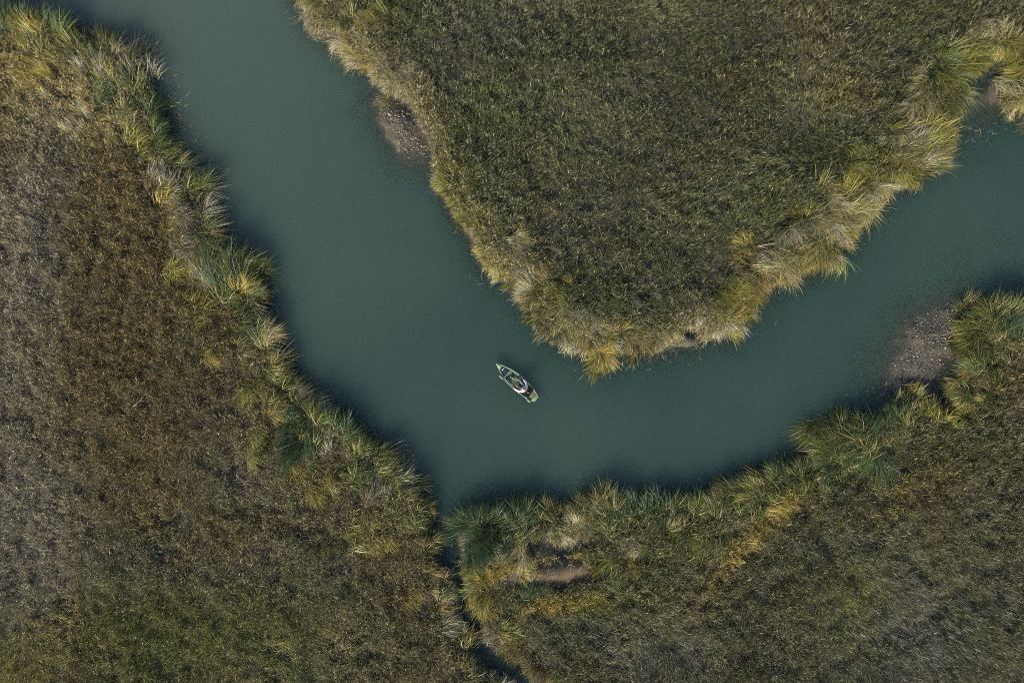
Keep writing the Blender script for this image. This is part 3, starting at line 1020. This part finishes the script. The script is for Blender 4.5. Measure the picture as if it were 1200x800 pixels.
HW = [(0.0, 0.17), (0.025, 0.25), (0.10, 0.335), (0.22, 0.425), (0.36, 0.475), (0.48, 0.485), (0.60, 0.455), (0.72, 0.375), (0.82, 0.275), (0.90, 0.18), (0.96, 0.095), (1.0, 0.03)]


def hw(u):
    for (a, wa), (b, wb) in zip(HW[:-1], HW[1:]):
        if u <= b:
            t = (u - a) / (b - a)
            return wa + (wb - wa) * t
    return HW[-1][1]


def sheer(u):
    return 0.27 + 0.16 * max(0, (u - 0.6) / 0.4) ** 2 + 0.03 * max(0, (0.2 - u) / 0.2)


def smooth_hw(u):
    return sum(hw(min(1, max(0, u + k * 0.012))) for k in (-2, -1, 0, 1, 2)) / 5


US = [i / 48 for i in range(49)]


def loft(prof, mat, name, parent, us=US, cap=True):
    """prof(u) -> list of (y, z) across the boat"""
    bm = bmesh.new()
    rings = [[bm.verts.new((u * KL, y, z)) for y, z in prof(u)] for u in us]
    for a, b in zip(rings[:-1], rings[1:]):
        for j in range(len(a) - 1):
            bm.faces.new((a[j], a[j + 1], b[j + 1], b[j]))
    if cap:
        bm.faces.new(rings[0])
        bm.faces.new(rings[-1][::-1])
    return bm_obj(name, bm, mat, parent)


def hull_prof(u):
    w = smooth_hw(u)
    z = sheer(u)
    rock = 0.10 * max(0, (u - 0.7) / 0.3) ** 2
    kz = -0.13 + rock
    half = [(w, z), (w * 1.02, z - 0.05), (w * 0.97, 0.06 + rock), (w * 0.82, -0.06 + rock), (w * 0.4, kz + 0.01), (0, kz)]
    # inner skin: rim, then the well
    inner = [(max(0.0, w - 0.055), z), (max(0.0, w - 0.075), z - 0.10)]
    left = inner[::-1] + half
    return left + [(-y, zz) for y, zz in left[::-1][1:]]


hull = loft(hull_prof, M_HULL, "hull", kay, cap=False)


def floor_prof(z0):
    def f(u):
        w = max(0.005, smooth_hw(u) - 0.073)
        return [(w, z0), (w * .5, z0 + .004), (-w * .5, z0 + .004), (-w, z0)]
    return f


def part_span(u0, u1, prof, mat, name, n=14):
    return loft(prof, mat, name, kay, us=[u0 + (u1 - u0) * i / n for i in range(n + 1)], cap=False)


part_span(0.14, 0.72, floor_prof(0.155), M_DECK, "cockpit_floor")


def deck_prof(drop, crown):
    def f(u):
        w = max(0.004, smooth_hw(u) - 0.05)
        z = sheer(u) - drop
        return [(w, z), (w * .5, z + crown * .8), (0, z + crown), (-w * .5, z + crown * .8), (-w, z)]
    return f


part_span(0.88, 0.995, deck_prof(0.004, 0.035), M_HULL, "bow_deck")
part_span(0.0, 0.07, deck_prof(0.004, 0.03), M_HULL, "stern_deck")
part_span(0.07, 0.155, deck_prof(0.05, 0.02), M_OLIVE, "rear_well_cover")
hatch = part_span(0.725, 0.88, deck_prof(0.055, 0.02), M_NAVY, "bow_hatch")


def box(bm, c, d, rz=0.0):
    m = Matrix.Translation(c) @ Matrix.Rotation(rz, 4, "Z") @ Matrix.Diagonal((d[0], d[1], d[2], 1))
    bmesh.ops.create_cube(bm, size=1.0, matrix=m)


bm = bmesh.new()
tube(bm, [(0.835 * KL, -0.13, sheer(.83) - 0.01), (0.835 * KL, 0.10, sheer(.83) - 0.01)], [0.017, 0.017])
bm_obj("hatch_strap", bm, M_WHITE, hatch)
bm = bmesh.new()
w = smooth_hw(.715)
box(bm, (0.715 * KL, 0, sheer(.715) - 0.02), (0.055, 2 * w - 0.08, 0.05))
bm_obj("bulkhead", bm, M_HULL, kay, False, 0.01)
# gear on the floor ahead of the paddler
for s in (-1, 1):
    bm = bmesh.new()
    tube(bm, [(0.42 * KL, s * (smooth_hw(.42) - 0.1), 0.235), (0.66 * KL, s * (smooth_hw(.66) - 0.10), 0.25)], [0.016, 0.016])
    bm_obj("gear_rail", bm, M_GREY, kay)
    bm = bmesh.new()
    box(bm, (0.655 * KL, s * 0.16, 0.21), (0.09, 0.10, 0.12), 0.0)
    bm_obj("foot_peg", bm, M_BLACK, kay, False, 0.015)
bm = bmesh.new()
box(bm, (0.60 * KL, 0.0, 0.22), (0.34, 0.13, 0.12))
pod = bm_obj("console", bm, M_HULL, kay, False, 0.025)
bm = bmesh.new()
box(bm, (0.62 * KL, 0.0, 0.292), (0.13, 0.09, 0.02))
bm_obj("console_lid", bm, M_BLACK, pod, False, 0.006)
# seat
bm = bmesh.new()
box(bm, (0.355 * KL, 0, 0.24), (0.46, 0.5, 0.07))
seat = bm_obj("seat", bm, M_BLACK, kay, False, 0.03)
bm = bmesh.new()
m4 = Matrix.Translation((0.262 * KL, 0, 0.44)) @ Matrix.Rotation(-0.25, 4, "Y") @ Matrix.Diagonal((0.05, 0.48, 0.38, 1))
bmesh.ops.create_cube(bm, size=1.0, matrix=m4)
bm_obj("seat_back", bm, M_BLACK, kay, False, 0.02)

# things stowed in the kayak
def at_kayak(u, y, z):
    c, s = math.cos(KA), math.sin(KA)
    return (sx + u * KL * c - y * s, sy + u * KL * s + y * c, z)


crate = empty("gear_crate", at_kayak(0.20, 0.03, 0.16), KA)
tag(crate, "black gear crate behind the seat of the kayak", "crate")
bm = bmesh.new()
for c, d in (((0, 0, 0.01), (0.36, 0.40, 0.02)), ((0.17, 0, .13), (.02, .40, .22)), ((-.17, 0, .13), (.02, .40, .22)), ((0, .19, .13), (.32, .02, .22)), ((0, -.19, .13), (.32, .02, .22))):
    box(bm, c, d)
bm_obj("crate_body", bm, M_BLACK, crate, False, 0.004)
bm = bmesh.new()
box(bm, (0.02, 0.04, 0.16), (0.24, 0.22, 0.06), 0.3)
bm_obj("tackle_tray", bm, M_NAVY, crate, False, 0.01)
bm = bmesh.new()
tube(bm, [(-.12, -.1, .245), (.02, .02, .25), (.12, .02, .245)], [.012, .012, .012])
bm_obj("handle", bm, M_GREY, crate)
bag = empty("dry_bag", at_kayak(0.20, -0.27, 0.18), KA + 0.25)
tag(bag, "small dull red dry bag beside the gear crate in the kayak", "bag")
bm = bmesh.new()
tube(bm, [(-.16, 0, .06), (-.13, 0, .06), (0, 0, .06), (.1, 0, .06), (.15, 0, .06)], [.02, .06, .065, .055, .02], 10)
bm_obj("bag_body", bm, M_RED, bag)
bm = bmesh.new()
box(bm, (.17, 0, .06), (.03, .1, .02))
bm_obj("roll_top", bm, M_BLACK, bag, False, .004)

# paddle stowed along the left (picture) gunwale
pad = empty("paddle", at_kayak(0.15, 0.365, 0.33), KA)
tag(pad, "double-bladed paddle lying along the kayak's left gunwale", "paddle")
bm = bmesh.new()
pl_ = [(0.0, 0.03, 0.0), (1.0, 0.105, 0.01), (2.0, 0.10, 0.03)]
tube(bm, pl_, [0.016] * 3, 8)
bm_obj("shaft", bm, M_GREY, pad)
for (bx_, by_, bz_, sg) in ((-0.16, 0.03, 0.0, -1), (2.14, 0.09, 0.035, 1)):
    bm = bmesh.new()
    prof = [(-.19, .02), (-.13, .035), (-.04, .05), (.06, .055), (.14, .045), (.18, .02)]
    top = []
    for k, (xx, ww) in enumerate(prof):
        top.append([bm.verts.new((bx_ + sg * xx, by_ + q * ww, bz_ + 0.02 * (1 - q * q) + e)) for q in (-1, 0, 1) for e in (0.006, -0.006)])
    for a, b in zip(top[:-1], top[1:]):
        for i0, i1 in ((0, 2), (2, 4), (4, 5), (5, 3), (3, 1), (1, 0)):
            bm.faces.new((a[i0], a[i1], b[i1], b[i0]))
    for e in (top[0], top[-1]):
        bm.faces.new((e[0], e[2], e[3], e[1]))
        bm.faces.new((e[2], e[4], e[5], e[3]))
    bm_obj("blade", bm, M_HULL, pad)

# ------------------------------------------------------------------ the paddler
def person():
    root = empty("person", at_kayak(0.32, 0.0, 0.28), KA)
    tag(root, "person in a white long-sleeved top and mottled cap seated in the kayak", "person")
    v, e, rad = [], [], []

    def add(p, r, par=None):
        v.append(Vector(p))
        rad.append(r)
        if par is not None:
            e.append((par, len(v) - 1))
        return len(v) - 1

    # x forward, z up, origin on the seat under the hips
    pel = add((0, 0, 0.12), (0.15, 0.12))
    wai = add((-0.05, 0, 0.27), (0.14, 0.11), pel)
    che = add((-0.09, 0, 0.43), (0.165, 0.12), wai)
    shc = add((-0.09, 0, 0.54), (0.12, 0.09), che)
    nek = add((-0.07, 0, 0.62), (0.058, 0.058), shc)
    chin = add((-0.045, 0, 0.67), (0.072, 0.078), nek)
    mid = add((-0.04, 0, 0.75), (0.080, 0.098), chin)
    top = add((-0.05, 0, 0.82), (0.062, 0.075), mid)
    add((0.067, 0, 0.735), (0.013, 0.013), mid)
    for s in (-1, 1):
        sh = add((-0.07, s * 0.19, 0.53), (0.082, 0.082), shc)
        el = add((0.12, s * 0.36, 0.34), (0.066, 0.066), sh)
        wr = add((0.36, s * 0.40, 0.12), (0.046, 0.046), el)
        pm = add((0.43, s * 0.405, 0.095), (0.036, 0.022), wr)
        for k in range(4):
            yy = s * 0.405 + (k - 1.5) * 0.021
            f1 = add((0.475, yy, 0.09), (0.0095, 0.0095), pm)
            f2 = add((0.51 + (0.008 if k in (1, 2) else -0.004), yy, 0.075), (0.009, 0.009), f1)
            add((0.525 + (0.01 if k in (1, 2) else -0.005), yy, 0.05), (0.008, 0.008), f2)
        t1 = add((0.42, s * 0.355, 0.095), (0.012, 0.012), pm)
        add((0.455, s * 0.34, 0.08), (0.010, 0.010), t1)
        hp = add((0.06, s * 0.11, 0.10), (0.095, 0.09), pel)
        kn = add((0.46, s * 0.19, 0.22), (0.065, 0.065), hp)
        an = add((0.86, s * 0.15, -0.02), (0.042, 0.042), kn)
        ft = add((0.95, s * 0.16, 0.03), (0.042, 0.035), an)
        add((0.98, s * 0.165, 0.12), (0.036, 0.025), ft)
    me = bpy.data.meshes.new("body")
    me.from_pydata(v, e, [])
    o = link(bpy.data.objects.new("body", me))
    sk = o.modifiers.new("skin", "SKIN")
    sk.use_smooth_shade = True
    if not me.skin_vertices:
        bpy.context.view_layer.objects.active = o
        me.attributes  # layer made by the modifier below
    lay = me.skin_vertices[0].data if me.skin_vertices else None
    if lay is not None:
        for i, r in enumerate(rad):
            lay[i].radius = r
            lay[i].use_root = (i == 0)
    sb = o.modifiers.new("sub", "SUBSURF")
    sb.levels = sb.render_levels = 2
    dg = bpy.context.evaluated_depsgraph_get()
    m2 = bpy.data.meshes.new_from_object(o.evaluated_get(dg))
    bpy.data.objects.remove(o)
    m2.name = "body"
    m2.materials.clear()
    for m in (M_SKIN, M_WHITE, M_TROUS, M_BLACK):
        m2.materials.append(m)
    for p in m2.polygons:
        c = p.center
        p.use_smooth = True
        k = 0
        arm = abs(c.y) > 0.23 and c.x > -0.2 and c.z > 0.05 and c.x < 0.56 and (abs(c.y) > 0.285 or c.z > 0.35)
        if arm:
            k = 1 if c.x < 0.36 else 0
        elif c.z > 0.59:
            k = 0
        elif c.x > 0.88:
            k = 3
        elif c.z > 0.20 and c.x < 0.14:
            k = 1
        else:
            k = 2
        p.material_index = k
    body = link(bpy.data.objects.new("body", m2), root)
    # cap, brim, hair, eyes
    bm = bmesh.new()
    bmesh.ops.create_uvsphere(bm, u_segments=20, v_segments=12, radius=1.0)
    for q in list(bm.verts):
        if q.co.z < -0.05:
            bm.verts.remove(q)
    for q in bm.verts:
        q.co = Vector((-0.042 + q.co.x * 0.112, q.co.y * 0.095, 0.785 + q.co.z * 0.105))
    cap = bm_obj("cap", bm, M_CAP, root)
    bm = bmesh.new()
    a = [bm.verts.new((-0.03 + 0.10 * math.cos(t), 0.088 * math.sin(t), 0.787)) for t in [(-1.2 + 2.4 * i / 10) for i in range(11)]]
    b = [bm.verts.new((-0.02 + 0.175 * math.cos(t * .8), 0.095 * math.sin(t), 0.765)) for t in [(-1.2 + 2.4 * i / 10) for i in range(11)]]
    for i in range(10):
        bm.faces.new((a[i], a[i + 1], b[i + 1], b[i]))
    br = bm_obj("brim", bm, M_CAP, cap)
    sm = br.modifiers.new("thick", "SOLIDIFY")
    sm.thickness = 0.006
    bm = bmesh.new()
    bmesh.ops.create_uvsphere(bm, u_segments=16, v_segments=10, radius=1.0)
    for q in list(bm.verts):
        if q.co.z > 0.1 or q.co.x > 0.15:
            bm.verts.remove(q)
    for q in bm.verts:
        q.co = Vector((-0.055 + q.co.x * 0.09, q.co.y * 0.09, 0.785 + q.co.z * 0.10))
    bm_obj("hair", bm, M_HAIR, root)
    for s in (-1, 1):
        bm = bmesh.new()
        bmesh.ops.create_uvsphere(bm, u_segments=8, v_segments=6, radius=0.011, matrix=Matrix.Translation((0.042, s * 0.032, 0.75)))
        bm_obj("eye", bm, M_HAIR, body)


person()

# ------------------------------------------------------------------ light, sky, camera
SUN_AZ = Vector((-0.45, -0.89))
ELEV = math.radians(28)
hd = SUN_AZ.normalized()
to_sun = Vector((hd.x * math.cos(ELEV), hd.y * math.cos(ELEV), math.sin(ELEV)))
ld = bpy.data.lights.new("sun", "SUN")
ld.energy = 4.8
ld.angle = math.radians(0.53)
ld.color = (1.0, 0.86, 0.64)
lo = link(bpy.data.objects.new("sun", ld))
lo.rotation_euler = (-to_sun).to_track_quat("-Z", "Y").to_euler()
lo.location = to_sun * 60

w = bpy.data.worlds.new("World")
scene.world = w
w.use_nodes = True
nt = w.node_tree
bg = nt.nodes["Background"]
sky = nt.nodes.new("ShaderNodeTexSky")
sky.sky_type = "NISHITA"
sky.sun_disc = False
sky.sun_elevation = ELEV
sky.sun_rotation = math.atan2(hd.x, hd.y) % (2 * math.pi)
nt.links.new(sky.outputs[0], bg.inputs[0])
bg.inputs[1].default_value = 0.105

cam = bpy.data.cameras.new("camera")
cam.lens = 24.0
cam.sensor_width = 36.0
cam.clip_end = 2000.0
co = link(bpy.data.objects.new("camera", cam))
co.location = (0, 0, CAM_H)
scene.camera = co

scene.view_settings.view_transform = "Standard"
scene.view_settings.look = "None"
scene.view_settings.gamma = 1.0
scene.view_settings.use_curve_mapping = False
scene.view_settings.exposure = 0.76
scene.cycles.use_adaptive_sampling = False
scene.cycles.use_denoising = False
scene.cycles.denoiser = 'OPENIMAGEDENOISE'
scene.cycles.denoising_input_passes = 'RGB_ALBEDO_NORMAL'
scene.cycles.denoising_prefilter = 'ACCURATE'
scene.cycles.filter_width = 1.0
scene.cycles.max_bounces = 6
scene.cycles.diffuse_bounces = 3
scene.cycles.transparent_max_bounces = 8
